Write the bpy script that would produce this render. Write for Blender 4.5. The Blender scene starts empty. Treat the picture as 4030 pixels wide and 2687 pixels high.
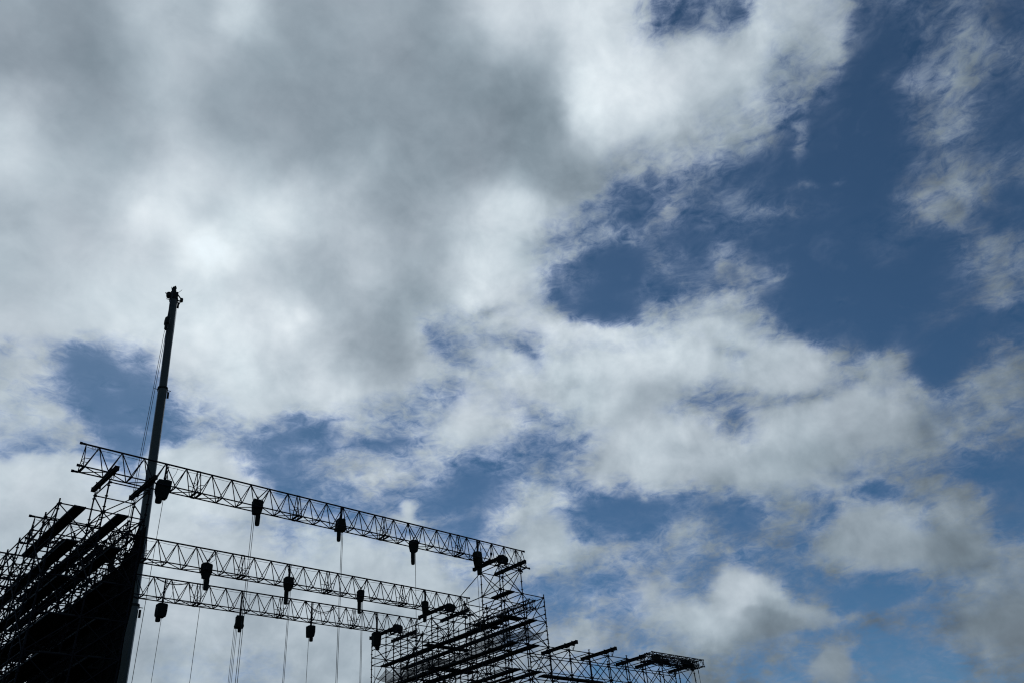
import bpy, math, random
from mathutils import Vector, Matrix, Euler
random.seed(7)
SC = bpy.context.scene
COL = SC.collection
PI = math.pi

# ------------------------------------------------------------------ camera
cam_d = bpy.data.cameras.new("camera")
cam = bpy.data.objects.new("camera", cam_d); COL.objects.link(cam); SC.camera = cam
C_R = Vector((0.73399985, -0.67452501, -0.07912162))
C_U = Vector((-0.33065548, -0.45668767, 0.82589547))
C_F = Vector((0.59322102, 0.58004515, 0.55824408))
cam.matrix_world = Matrix(((C_R.x, C_U.x, -C_F.x, 0), (C_R.y, C_U.y, -C_F.y, 0), (C_R.z, C_U.z, -C_F.z, 0), (0, 0, 0, 1)))
cam_d.sensor_width = 36.0; cam_d.lens = 28.559
cam_d.clip_start = 0.1; cam_d.clip_end = 6000
FPX = 3197.05

# ------------------------------------------------------------------ sun and exposure
SUN_AZ, SUN_EL = math.radians(17), math.radians(43)      # azimuth measured from +Y towards +X
sd = bpy.data.lights.new("sun", 'SUN'); sd.energy = 2.0; sd.angle = math.radians(4); sd.color = (1.0, 0.96, 0.9)
sun = bpy.data.objects.new("sun", sd); COL.objects.link(sun)
to_sun = Vector((math.sin(SUN_AZ) * math.cos(SUN_EL), math.cos(SUN_AZ) * math.cos(SUN_EL), math.sin(SUN_EL)))
sun.rotation_euler = to_sun.to_track_quat('Z', 'Y').to_euler()
SC.view_settings.view_transform = 'Standard'; SC.view_settings.look = 'None'
SC.view_settings.exposure = 0.0; SC.view_settings.gamma = 1.0
SC.cycles.max_bounces = 4; SC.cycles.filter_width = 1.15

# ------------------------------------------------------------------ world: sky with a broken cloud deck
# cloud chart, read off the sky by azimuth and elevation.  Each entry: first digit = how much cloud covers
# the blue (0..9), rest = brightness of the cloud.
CHART = """
9160 9150 9145 9180 9185 9180 9205 9165 9160 9165 9160 9158 9195 9215 9210 9225 8205 4175 6165 4165 8185 8175 5150 3140 4135 4135 1130
9150 9145 9137 9170 9190 9180 9165 9160 9150 9160 9155 9150 9165 9190 9190 9225 9225 8210 9200 9185 6160 6155 1150 0140 5130 6130 6125
9180 9160 9150 9170 9185 9165 9160 9155 9150 9150 9150 9145 9140 9140 9170 9225 9230 9222 9190 8180 6155 4140 0140 2135 5135 5130 1130
9200 9168 9165 9172 9188 9175 9163 9160 9155 9158 9155 9145 9140 9136 9150 9200 9205 8180 7165 6155 4145 2140 0130 1130 6135 5130 1130
9205 9188 9180 9185 9208 9205 9192 9175 9165 9175 9160 9150 9150 9155 9152 8150 5155 4160 4145 1140 0140 0130 0130 2125 3125 5125 3125
9180 9185 9180 9225 9230 9205 9218 9225 9200 9180 9160 9170 9195 9218 8168 6155 3150 3155 2145 2145 4145 1130 0130 1130 6135 4130 0130
9188 9190 9200 9208 9210 9245 9218 9195 9180 9188 9174 9170 9205 9208 7180 4168 2155 1150 4145 3145 1140 1130 0120 2110 0120 2120 5130
9186 9195 9210 9215 9215 9222 9210 9190 9175 9185 9170 9168 9210 9212 5170 3155 0150 3155 3150 3150 2140 0130 0120 0120 1120 5130 6130
9195 9200 9205 9222 9222 9224 9220 9232 9190 9168 9158 7185 7190 8195 7190 2160 1150 5180 7175 7175 3145 2130 0120 0120 0120 0120 1120
8190 5185 1180 5205 9215 9220 9220 9205 9195 9170 9158 7190 7180 8198 7200 9215 9215 9215 9200 8190 9190 7170 3150 2150 0130 1120 5130
7190 3180 1180 1180 5200 7200 9210 9205 9210 9195 7180 6180 8195 8200 8195 9200 9188 9180 8175 7170 8175 8180 9180 8175 7155 6140 5130
8205 7200 3190 0180 1180 5190 5190 3180 4190 6180 4170 8195 9195 7180 4180 7180 9190 9200 9190 7180 9188 9178 9165 9160 8145 6135 6125
9205 8205 3200 2190 3180 6195 2190 1180 4180 6180 7190 6180 3170 5180 6175 8180 9182 9185 9172 9172 9165 9158 8150 6140 4130 3130 1120
9195 9200 9205 9205 9200 7200 6190 3180 4180 3180 4170 2170 1170 5180 7180 4165 2160 3150 2135 3135 6140 5140 8150 8155 6145 7140 2125
9190 9190 9192 9200 9200 9195 9190 7185 8190 9190 8190 7190 4180 8182 8178 6160 5155 6150 5142 5140 6135 8142 9145 9145 9138 9132 7135
9185 9180 9180 9185 9190 9190 9185 9185 9188 9190 9188 9186 8182 6175 4155 5155 6160 7158 5135 9165 6145 2125 3130 4128 4128 6130 8138
9175 9175 9175 9180 9190 9190 9180 9180 9183 9185 9182 9178 9172 7165 8165 6152 6148 8160 9170 9138 9128 5122 4120 3120 3120 8125 9122
9175 9175 9175 9178 8180 8175 7170 8175 9175 9177 9172 9168 9162 8160 7155 5145 4140 5142 6125 6125 5122 6128 7132 3122 3120 5120 7117
"""
chart = [[(int(t[0]) / 9.0, int(t[1:]) / 255.0) for t in r.split()] for r in CHART.split("\n") if r.strip()]
NR, NC = len(chart), len(chart[0])
# accents: (x, y, radius x, radius y, tilt degrees, cover or None, brightness or None, strength)
DABS = [tuple(float(w) for w in t.split()) for t in """
2560 1010 270 170 0 0 150 1.8
3010 1010 420 140 0 0 140 1.75
3230 700 230 330 15 0 130 1.8
3420 300 110 300 5 0 125 1.8
3900 640 110 60 0 0 120 1.8
3500 1130 330 120 0 0 120 1.8
2260 1500 110 40 -20 6 170 .6
2480 600 130 60 -25 8 175 .6
2800 560 200 80 -10 7 160 .7
3000 480 110 90 0 6 150 .7
2726 77 110 90 0 2 150 .9
2890 50 90 50 0 1 150 .9
2812 95 45 50 0 6 170 .8
2872 137 40 40 0 6 160 .8
2983 170 75 230 8 9 202 .9
3258 100 90 160 0 8 178 .8
3120 283 100 120 0 6 140 .8
3155 565 30 90 0 5 140 .8
2298 386 75 120 0 9 240 .8
2546 283 200 90 0 9 224 .6
2066 430 130 260 0 9 136 .5
2263 711 170 120 0 9 145 .8
2050 840 110 130 0 9 214 .8
2495 788 110 90 0 1 150 .9
2598 634 110 60 -20 7 168 .7
2658 840 55 90 10 5 160 .8
3018 840 130 45 -8 4 140 .8
2846 1003 80 70 0 4 155 .8
3009 1105 95 50 -35 4 150 .9
2615 1037 60 50 0 5 155 .8
2443 1157 50 25 -20 4 155 .8
2375 1028 170 130 0 0 150 .9
2400 1234 130 55 8 0 150 .8
2743 1215 200 50 0 7 168 .6
2898 1168 50 45 0 8 170 .7
2358 1285 230 55 8 9 217 .8
3309 724 30 14 0 4 140 .8
3155 745 70 14 -3 3 140 .8
3489 960 70 50 0 2 125 .9
3772 154 260 110 -20 4 128 .6
3600 317 130 60 -10 6 142 .8
3712 343 90 110 0 5 132 .6
3695 480 140 55 -15 6 140 .8
3943 343 90 100 0 1 120 .8
3729 745 270 50 -25 6 146 .9
3772 668 200 50 -15 4 125 .7
3686 583 150 28 -5 1 120 .8
3472 600 110 480 0 0 120 .8
3943 1020 160 120 -35 6 130 .8
3790 1160 90 90 0 0 120 .7
2529 1557 120 100 0 9 160 .7
2375 1566 90 80 0 9 202 .8
3018 1437 100 70 0 9 192 .8
2880 1386 60 30 0 5 145 .7
2829 1574 180 50 -15 4 145 .9
2889 1643 50 60 0 3 140 .9
3352 1377 60 50 30 4 135 .7
3532 1446 70 60 0 9 162 .9
3403 1489 110 40 0 4 130 .9
3686 1475 100 80 0 0 120 .95
3943 1472 130 110 -30 7 128 .7
2529 1754 150 80 0 9 192 .7
3043 1711 130 80 0 9 180 .7
3172 1797 200 70 0 9 150 .7
3489 1711 120 90 0 9 160 .7
3643 1711 60 120 0 8 125 .7
2786 1900 200 55 0 9 160 .7
2495 2011 210 70 0 0 140 .95
2923 2054 80 70 0 0 140 .9
2683 2097 120 60 -20 8 152 .8
2443 2140 90 40 -5 7 150 .7
2186 2131 120 100 0 9 176 .8
2340 2071 40 40 0 2 150 .7
3240 1994 65 38 0 2 140 .7
3420 1934 90 32 0 0 140 .8
3660 1909 150 45 15 8 130 .8
3600 1965 90 28 15 2 120 .8
3772 1970 60 60 0 8 130 .7
3386 2060 200 75 0 9 146 .6
3540 2200 130 50 0 9 146 .8
3772 2157 120 60 0 9 116 .7
3960 2140 90 60 0 8 128 .7
3975 2010 75 110 0 0 120 .9
3043 2157 110 70 0 6 132 .6
3163 2114 40 40 0 2 130 .7
2272 2268 150 40 0 2 150 .7
2529 2328 60 60 30 9 168 .8
2923 2311 120 60 5 9 178 .9
2743 2440 160 60 0 9 166 .8
2546 2457 80 60 0 8 156 .6
3043 2423 130 55 5 9 122 .9
3232 2388 100 40 15 9 140 .8
2752 2328 50 28 0 3 140 .8
3429 2340 170 50 -5 0 120 .9
3472 2268 200 20 -5 3 120 .6
3258 2450 170 25 -8 6 122 .7
3900 2414 230 120 -20 9 120 .7
3900 2277 60 40 0 8 136 .8
3669 2500 130 45 -10 8 118 .8
3300 2611 80 75 0 9 140 .9
3472 2586 100 70 0 1 120 .8
3150 2540 160 35 -8 5 118 .6
846 982 130 75 20 9 250 .9
743 1045 110 60 0 9 238 .6
1160 1262 60 50 0 9 236 .8
371 1427 130 70 20 0 190 .95
457 1553 150 100 20 0 190 .95
571 1650 90 120 0 0 190 .8
366 1296 45 25 0 6 190 .6
23 1365 50 50 0 4 170 .7
1000 1700 180 50 0 1 180 .8
1130 1700 100 60 0 0 180 .8
789 1656 60 40 0 6 192 .8
943 1639 80 35 0 7 190 .7
229 1656 130 100 35 9 202 .8
60 1690 120 90 0 9 198 .7
743 1790 120 50 0 9 210 .9
143 1496 120 45 0 6 180 .7
1915 1090 130 120 0 9 213 .7
1715 1296 40 65 -40 4 155 .7
1801 1382 50 90 -30 5 160 .7
2058 1347 140 40 10 3 155 .8
2127 1387 40 22 0 0 150 .8
2087 1142 110 55 0 8 184 .8
1915 1216 80 28 -20 4 158 .7
2230 1285 120 50 0 9 219 .8
2001 1399 120 32 0 9 209 .8
2178 1439 60 70 0 9 213 .8
1658 1450 70 50 0 9 199 .7
1573 1410 90 110 0 9 143 .7
1544 1639 140 60 10 5 170 .6
1778 1525 40 60 0 5 165 .6
2115 1622 70 35 20 5 160 .6
1487 1753 150 30 0 1 160 .8
2241 1753 70 40 0 3 160 .7
1607 2002 38 40 0 9 202 .9
1573 2045 110 25 0 8 188 .8
1744 1934 250 50 0 1 160 .8
1887 1934 120 70 0 0 160 .9
1487 1877 150 45 0 7 186 .7
1698 1860 90 70 0 8 189 .7
1418 2005 80 20 0 2 170 .7
1801 2037 100 20 -10 6 172 .6
2144 2122 90 80 0 9 176 .7
2287 2111 40 30 0 2 150 .7
922 78 60 60 0 9 212 .7
2010 80 130 90 0 9 214 .7
1870 90 60 200 0 9 160 .3
1495 600 35 60 0 9 172 .6
640 230 90 120 20 9 190 .5
1060 1450 60 110 0 9 196 .6
1100 1180 60 120 -20 9 205 .5
100 1690 290 150 25 6 182 1.7
500 1590 130 190 15 0 190 1.7
1150 1750 190 90 0 1 180 1.6
150 1775 180 28 -3 4 175 1.6
230 1905 300 105 0 9 206 1.9
780 1895 225 135 8 9 212 1.95
950 1960 170 90 20 9 200 1.8
1607 1992 46 50 0 9 204 .9
1610 2040 90 22 8 9 192 .9
2350 1130 170 110 0 0 150 1.9
2400 1372 270 105 3 9 216 1.6
3260 1225 270 130 10 0 130 1.9
3080 1442 180 95 8 9 188 1.85
3530 1500 120 85 0 8 164 1.8
3690 1440 110 80 0 0 120 1.9
2950 2345 165 100 10 9 176 1.85
3150 2412 180 50 18 9 148 1.8
3040 2430 120 50 5 9 122 1.6
3300 2640 85 75 0 9 140 1.8
3220 1985 75 35 0 2 140 .7
2500 2010 170 60 0 0 140 1.8
3440 2350 150 45 -5 0 120 1.8
2600 905 75 60 -20 4 150 .7
1060 1690 120 25 -10 4 190 .7
560 1700 60 30 20 4 195 .7
2450 1890 60 30 0 6 150 .5
3350 1650 40 60 0 9 172 .5
2250 1700 90 60 0 9 186 .6
2700 1760 150 40 0 9 170 .6
3700 1240 90 40 -15 2 120 .6
3900 1330 60 30 0 4 125 .7
3330 1180 40 20 0 3 125 .6
2760 1120 110 40 10 4 150 .7
2290 960 120 45 -10 6 160 .8
2440 930 120 40 15 6 160 .8
2130 1000 90 60 0 7 170 .7
2340 820 90 40 30 5 150 .7
2985 880 60 25 -20 2 140 .6
3260 830 90 20 -10 2 130 .6
2700 1000 50 30 20 3 150 .7
2930 1060 35 70 -10 4 160 .7
2790 1095 90 35 -10 1 150 .8
3950 40 110 60 0 1 120 .8
3930 470 140 90 0 1 120 .7
3920 860 150 50 0 1 120 .8
3150 1010 90 60 0 0 130 .8
2080 1060 60 40 0 8 190 .5
2250 1080 60 80 20 3 150 .7
1160 760 110 90 0 9 205 .5
1040 880 80 60 0 9 220 .5
400 820 150 60 -20 9 200 .4
690 860 90 40 20 9 235 .6
3150 1560 160 32 -8 5 148 .8
2230 1800 80 110 0 5 162 .7
2640 2010 120 40 -10 3 150 .5
2550 1130 70 35 -30 3 150 .6
2330 1090 50 30 0 3 150 .6
430 1500 60 30 30 3 195 .6
540 1610 90 22 10 2 195 .6
1200 1760 80 30 0 4 190 .6
2950 2180 120 40 0 5 140 .5
3560 2330 60 30 0 3 125 .5
2780 1290 140 40 5 9 205 .6
3330 1870 170 30 5 7 140 .5
""".split("\n") if t.strip()]

def cubic(p0, p1, p2, p3, t):
    return p1 + .5 * t * (p2 - p0 + t * (2 * p0 - 5 * p1 + 4 * p2 - p3 + t * (3 * (p1 - p2) + p3 - p0)))

def chart_at(px, py):
    """bicubic read of the cloud chart"""
    gx = px / 4030 * NC - .5; gy = py / 2687 * NR - .5
    gx = max(-.5, min(NC - .5, gx)); gy = max(-.5, min(NR - .5, gy))
    ix, iy = math.floor(gx), math.floor(gy); fx, fy = gx - ix, gy - iy
    out = []
    for k in (0, 1):
        rows = []
        for j in range(-1, 3):
            r = chart[max(0, min(NR - 1, iy + j))]
            rows.append(cubic(*[r[max(0, min(NC - 1, ix + i))][k] for i in range(-1, 3)], fx))
        out.append(max(0.0, min(1.0, cubic(*rows, fy))))
    a, l = out
    if l < .6 and px < 2500 and py < 1500: l = .62 - (.62 - l) * .72
    for (x, y, rx, ry, ang, da, dl, s) in DABS:
        ca, sa = math.cos(math.radians(ang)), math.sin(math.radians(ang))
        dx, dy = px - x, py - y
        q = ((dx * ca + dy * sa) / rx) ** 2 + ((-dx * sa + dy * ca) / ry) ** 2
        if q < 4:
            w = s * math.exp(-q * 1.2) if s <= 1 else (s - 1) / (1 + math.exp((q - 1) * 4.5))
            if da is not None: a += (da / 9.0 - a) * w
            if dl is not None: l += (dl / 255.0 - l) * w
    t = max(0.0, min(1.0, (py - 1450) / 300)) * max(0.0, min(1.0, (px - 1250) / 300)); a -= t * .13 * 4 * a * (1 - a)
    t = max(0.0, min(1.0, (py - 1800) / 250)) * max(0.0, min(1.0, (px - 2150) / 300))      # crisper, sunlit small cumulus low on the right
    l += t * (l - .52) * (.45 if l > .52 else -.35); a += t * (.06 * (1 - a))
    a *= 1 - .16 * max(0.0, min(1.0, (px - 3400) / 120)) * max(0.0, min(1.0, (1250 - py) / 120))
    return a, l

world = bpy.data.worlds.new("World"); SC.world = world; world.use_nodes = True
wn = world.node_tree; bgn = wn.nodes['Background']
skt = wn.nodes.new('ShaderNodeTexSky'); skt.sky_type = 'NISHITA'; skt.sun_disc = False
skt.sun_elevation = SUN_EL; skt.sun_rotation = SUN_AZ
skt.air_density = .8; skt.dust_density = .32; skt.ozone_density = 8.0; skt.altitude = 800
wb = wn.nodes.new('ShaderNodeVectorMath'); wb.operation = 'MULTIPLY'; wb.inputs[1].default_value = (.78, .98, .90)   # white balance
wn.links.new(skt.outputs[0], wb.inputs[0]); wn.links.new(wb.outputs[0], bgn.inputs[0]); bgn.inputs[1].default_value = 0.057

# ------------------------------------------------------------------ node helpers
def new_mat(name):
    m = bpy.data.materials.new(name); m.use_nodes = True
    for n in list(m.node_tree.nodes): m.node_tree.nodes.remove(n)
    return m
class G:
    def __init__(s, nt): s.N = nt.nodes; s.L = nt.links
    def sock(s, v, k):
        if isinstance(v, (int, float, tuple)): k.default_value = v
        else: s.L.new(v, k)
    def math(s, op, a, b=0.0, c=0.0, clamp=False):
        n = s.N.new('ShaderNodeMath'); n.operation = op; n.use_clamp = clamp
        s.sock(a, n.inputs[0]); s.sock(b, n.inputs[1]); s.sock(c, n.inputs[2]); return n.outputs[0]
    def noise(s, vec, scale, detail=6, rough=.6, dist=0.0):
        n = s.N.new('ShaderNodeTexNoise'); s.L.new(vec, n.inputs['Vector'])
        n.inputs['Scale'].default_value = scale; n.inputs['Detail'].default_value = detail
        n.inputs['Roughness'].default_value = rough; n.inputs['Distortion'].default_value = dist
        return n.outputs
    def mapr(s, v, a, b, c, d, smooth=False):
        n = s.N.new('ShaderNodeMapRange'); n.interpolation_type = 'SMOOTHSTEP' if smooth else 'LINEAR'
        s.sock(v, n.inputs[0])
        for k, x in zip((1, 2, 3, 4), (a, b, c, d)): s.sock(x, n.inputs[k])
        return n.outputs[0]
    def scalev(s, v, sc):
        n = s.N.new('ShaderNodeVectorMath'); n.operation = 'MULTIPLY'; s.L.new(v, n.inputs[0]); n.inputs[1].default_value = sc
        return n.outputs[0]

# ------------------------------------------------------------------ the cloud layer: a dome far outside the scene
def cloud_material():
    m = new_mat('cloud_layer'); g = G(m.node_tree); N = g.N
    at = N.new('ShaderNodeAttribute'); at.attribute_name = 'cloud'
    sp = N.new('ShaderNodeSeparateXYZ'); g.L.new(at.outputs['Vector'], sp.inputs[0])
    A, B = sp.outputs[0], sp.outputs[1]
    geo = N.new('ShaderNodeNewGeometry'); D = g.scalev(geo.outputs['Position'], (1 / 3000,) * 3)
    Dz = g.scalev(D, (1, 1, 2.0))
    n1 = g.noise(Dz, 13.0, 10, .62, .45)[0]; n2 = g.noise(Dz, 52.0, 8, .66, .7)[0]
    nn = g.math('ADD', g.math('MULTIPLY', g.math('SUBTRACT', n1, .5), 3.2), g.math('MULTIPLY', g.math('SUBTRACT', n2, .5), 2.4))
    edge = g.math('MULTIPLY', g.math('MULTIPLY', A, g.math('SUBTRACT', 1.0, A)), 4.0)
    cov = g.math('ADD', A, g.math('MULTIPLY', g.math('MULTIPLY', nn, edge), .56))
    cov = g.math('ADD', cov, g.math('MULTIPLY', g.math('SUBTRACT', 1.0, A), .05)); wisp = g.math('MULTIPLY', g.math('MAXIMUM', g.math('SUBTRACT', n1, .53), 0.0), g.math('MULTIPLY', g.math('SUBTRACT', 1.0, A), 1.1)); cw = g.math('ADD', cov, wisp)
    cov = g.math('ADD', g.math('MULTIPLY', g.mapr(cw, .0, .95, 0.0, 1.0), .62), g.math('MULTIPLY', g.mapr(cw, .12, .84, 0.0, 1.0, True), .38))
    n3 = g.noise(D, 6.0, 4, .5)[0]; n4 = g.noise(Dz, 19.0, 8, .58)[0]
    bb = g.math('ADD', B, g.math('MULTIPLY', g.math('SUBTRACT', n3, .5), .025))
    # billows: the side of each lump that faces the sun is brighter
    off = N.new('ShaderNodeVectorMath'); off.operation = 'ADD'; g.L.new(D, off.inputs[0]); off.inputs[1].default_value = tuple(to_sun * .016)
    ra = g.noise(D, 17.0, 6, .55, .25)[0]; rb = g.noise(off.outputs[0], 17.0, 6, .55, .25)[0]
    relief = g.math('MULTIPLY', g.math('SUBTRACT', ra, rb), g.math('MULTIPLY', g.math('ADD', sp.outputs[2], g.math('MULTIPLY', edge, .10)), g.mapr(bb, .35, .8, .55, 1.1)))
    bb = g.math('ADD', bb, relief)
    bb = g.math('ADD', bb, g.math('MULTIPLY', g.math('MULTIPLY', g.math('SUBTRACT', n4, .5), g.math('ADD', .24, edge)), .26), clamp=True)
    lin = g.math('POWER', bb, 2.2)
    n5 = g.noise(D, 10.0, 2, .5)[0]
    cc = N.new('ShaderNodeCombineColor')
    thin = g.math('SUBTRACT', 1.0, cov)
    rr = g.math('SUBTRACT', g.math('ADD', g.mapr(bb, .5, .92, .785, .91), g.math('MULTIPLY', g.math('SUBTRACT', n5, .5), .07)), g.math('MULTIPLY', thin, .06))
    g.L.new(g.math('MULTIPLY', lin, rr), cc.inputs[0])
    g.L.new(lin, cc.inputs[1]); g.L.new(g.math('MULTIPLY', lin, g.math('ADD', g.mapr(bb, .5, .92, 1.2, 1.06), g.math('MULTIPLY', thin, .42))), cc.inputs[2])
    em = N.new('ShaderNodeEmission'); g.L.new(cc.outputs[0], em.inputs[0]); em.inputs[1].default_value = 1.0
    tr = N.new('ShaderNodeBsdfTransparent')
    mx = N.new('ShaderNodeMixShader'); g.L.new(cov, mx.inputs[0]); g.L.new(tr.outputs[0], mx.inputs[1]); g.L.new(em.outputs[0], mx.inputs[2])
    o = N.new('ShaderNodeOutputMaterial'); g.L.new(mx.outputs[0], o.inputs[0])
    m.cycles.emission_sampling = 'NONE'
    return m

def build_sky():
    from mathutils import noise as mn
    azs = []
    a = -10.0
    while a < 104: azs.append(a); a += .175
    n_f = len(azs)
    while a < 349.5: azs.append(a); a += 4.0
    els = []
    e = 2.0
    while e < 62: els.append(e); e += .175
    while e < 89: els.append(e); e += 3.0
    els.append(89.7)
    R = 3000.0; V, F, C = [], [], []
    def frac(p, H, oct_): return mn.fractal(p, H, 2.1, oct_)
    for e in els:
        er = math.radians(e); ce, se = math.cos(er), math.sin(er)
        for a in azs:
            ar = math.radians(a); d = Vector((math.sin(ar) * ce, math.cos(ar) * ce, se))
            V.append(d * R)
            f = d.dot(C_F)
            out = 0.0
            if f > .25:
                p = d * 8.0; q = d * 30.0
                wx = frac(p, .9, 5) * 30 + frac(q, .8, 4) * 17
                wy = frac(p + Vector((31, 7, 3)), .9, 5) * 30 + frac(q + Vector((5, 17, 9)), .8, 4) * 17
                px = 2015 + FPX * d.dot(C_R) / f; py = 1343.5 - FPX * d.dot(C_U) / f
                ox = max(0, -px - 100, px - 4130) + max(0, -py - 100, py - 2787)
                out = min(1.0, ox / 1500)
                av, lv = chart_at(px + wx, py + wy); rl = .13 + .13 * max(0, min(1, (px - 900) / 2200 + (py - 700) / 1600))
            else: av, lv, out, rl = .3, .5, 1.0, .2
            if out > 0:
                b = max(0, min(1, .35 + .9 * frac(d * 2.5, .8, 4)))
                av += (b - av) * out; lv += (.5 - lv) * out
            C.append((max(0, min(1, av)), max(0, min(1, lv)), rl, 1))
    n = len(azs)
    for j in range(len(els) - 1):
        for i in range(n):
            k = (i + 1) % n
            F.append((j * n + i, j * n + k, (j + 1) * n + k, (j + 1) * n + i))
    me = bpy.data.meshes.new('sky'); me.from_pydata(V, [], F)
    ca = me.color_attributes.new('cloud', 'FLOAT_COLOR', 'POINT')
    ca.data.foreach_set('color', [c for t in C for c in t])
    me.materials.append(cloud_material())
    o = bpy.data.objects.new('sky', me); COL.objects.link(o); o['kind'] = 'structure'
build_sky()
#--ENDSKY

# ------------------------------------------------------------------ materials of the things
def metal(name, col, rough=.6, met=0.0, var=.35, scale=6.0, spec=.18):
    m = new_mat(name); g = G(m.node_tree); N = g.N
    tc = N.new('ShaderNodeTexCoord'); n = g.noise(tc.outputs['Object'], scale, 5, .6)[0]
    mx = N.new('ShaderNodeMix'); mx.data_type = 'RGBA'; g.L.new(n, mx.inputs[0])
    mx.inputs[6].default_value = tuple(c * (1 - var) for c in col) + (1,)
    mx.inputs[7].default_value = tuple(c * (1 + var) for c in col) + (1,)
    b = N.new('ShaderNodeBsdfPrincipled'); g.L.new(mx.outputs[2], b.inputs['Base Color'])
    b.inputs['Metallic'].default_value = met; b.inputs['Specular IOR Level'].default_value = spec
    g.L.new(g.mapr(n, .3, .7, rough - .12, rough + .12), b.inputs['Roughness'])
    o = N.new('ShaderNodeOutputMaterial'); g.L.new(b.outputs[0], o.inputs[0]); return m
M_TUBE = metal('weathered_dark_tube', (.008, .008, .012), .75)
M_CHORD = metal('dark_painted_truss', (.007, .007, .013), .7)
M_DECK = metal('dark_deck_board', (.015, .016, .014), .7, spec=.3)
M_BEAM = metal('dark_steel_beam', (.008, .007, .007), .75)
M_BAG = metal('black_canvas', (.010, .014, .012), .9, scale=3)
M_CHAIN = metal('dark_chain', (.03, .032, .036), .6)
M_BOOM = metal('olive_boom_paint', (.030, .036, .025), .34, 0.0, .15, 1.5, .5)
M_DARK = metal('black_rubber', (.012, .012, .012), .8)
M_CLOTH = metal('black_scrim_cloth', (.006, .006, .007), .95, scale=1.2)
M_BLOCK = metal('black_hook_block', (.012, .014, .012), .6)

def ground_mat():
    m = new_mat('trodden_ground'); g = G(m.node_tree); N = g.N
    tc = N.new('ShaderNodeTexCoord')
    n1 = g.noise(tc.outputs['Object'], .05, 6, .6)[0]; n2 = g.noise(tc.outputs['Object'], 3.0, 8, .65)[0]
    f = g.mapr(g.math('ADD', g.math('MULTIPLY', n1, .6), g.math('MULTIPLY', n2, .4)), .42, .58, 0, 1)
    mx = N.new('ShaderNodeMix'); mx.data_type = 'RGBA'; g.L.new(f, mx.inputs[0])
    mx.inputs[6].default_value = (.030, .042, .018, 1); mx.inputs[7].default_value = (.060, .052, .040, 1)
    b = N.new('ShaderNodeBsdfPrincipled'); g.L.new(mx.outputs[2], b.inputs['Base Color']); b.inputs['Roughness'].default_value = .95
    o = N.new('ShaderNodeOutputMaterial'); g.L.new(b.outputs[0], o.inputs[0]); return m

def net_mat():
    m = new_mat('grey_debris_net'); g = G(m.node_tree); N = g.N
    uv = N.new('ShaderNodeTexCoord'); w = g.noise(uv.outputs['Object'], 2.5, 4, .6)[0]
    b = N.new('ShaderNodeBsdfPrincipled'); b.inputs['Base Color'].default_value = (.05, .055, .06, 1); b.inputs['Roughness'].default_value = .9
    t = N.new('ShaderNodeBsdfTransparent'); mx = N.new('ShaderNodeMixShader')
    g.L.new(g.mapr(w, .3, .7, .28, .5), mx.inputs[0]); g.L.new(t.outputs[0], mx.inputs[1]); g.L.new(b.outputs[0], mx.inputs[2])
    o = N.new('ShaderNodeOutputMaterial'); g.L.new(mx.outputs[0], o.inputs[0]); return m
M_NET = net_mat()

# ------------------------------------------------------------------ mesh helpers
class MB:
    def __init__(s): s.v = []; s.f = []
    def tube(s, p, q, r, n=6, r2=None, caps=True):
        p, q = Vector(p), Vector(q); d = (q - p).normalized()
        a = d.orthogonal().normalized(); b = d.cross(a); k = len(s.v); r2 = r if r2 is None else r2
        for c, rr in ((p, r), (q, r2)):
            for i in range(n):
                t = 2 * PI * (i + .5) / n; s.v.append(c + a * math.cos(t) * rr + b * math.sin(t) * rr)
        for i in range(n): s.f.append((k + i, k + (i + 1) % n, k + n + (i + 1) % n, k + n + i))
        if caps: s.f.append(tuple(k + i for i in reversed(range(n)))); s.f.append(tuple(k + n + i for i in range(n)))
        return s
    def path(s, pts, r, n=5):
        for a, b in zip(pts, pts[1:]): s.tube(a, b, r, n)
        return s
    def box(s, c, size, ax=None):
        c = Vector(c); X, Y, Z = ax or (Vector((1, 0, 0)), Vector((0, 1, 0)), Vector((0, 0, 1)))
        k = len(s.v); h = [x / 2 for x in size]
        for i in (-1, 1):
            for j in (-1, 1):
                for l in (-1, 1): s.v.append(c + X * h[0] * i + Y * h[1] * j + Z * h[2] * l)
        for q in ((0, 1, 3, 2), (4, 6, 7, 5), (0, 4, 5, 1), (2, 3, 7, 6), (0, 2, 6, 4), (1, 5, 7, 3)): s.f.append(tuple(k + i for i in q))
        return s
    def rings(s, rs, caps=True):
        """loft: list of rings (lists of points of the same length)"""
        k = len(s.v); n = len(rs[0])
        for r in rs: s.v += [Vector(p) for p in r]
        for j in range(len(rs) - 1):
            for i in range(n): s.f.append((k + j * n + i, k + j * n + (i + 1) % n, k + (j + 1) * n + (i + 1) % n, k + (j + 1) * n + i))
        if caps: s.f.append(tuple(k + i for i in reversed(range(n)))); s.f.append(tuple(k + (len(rs) - 1) * n + i for i in range(n)))
        return s
    def mesh(s, name, mat, org=(0, 0, 0), smooth=False):
        o = Vector(org); me = bpy.data.meshes.new(name); me.from_pydata([v - o for v in s.v], [], s.f); me.materials.append(mat)
        if smooth: me.shade_smooth()
        return me

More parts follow.
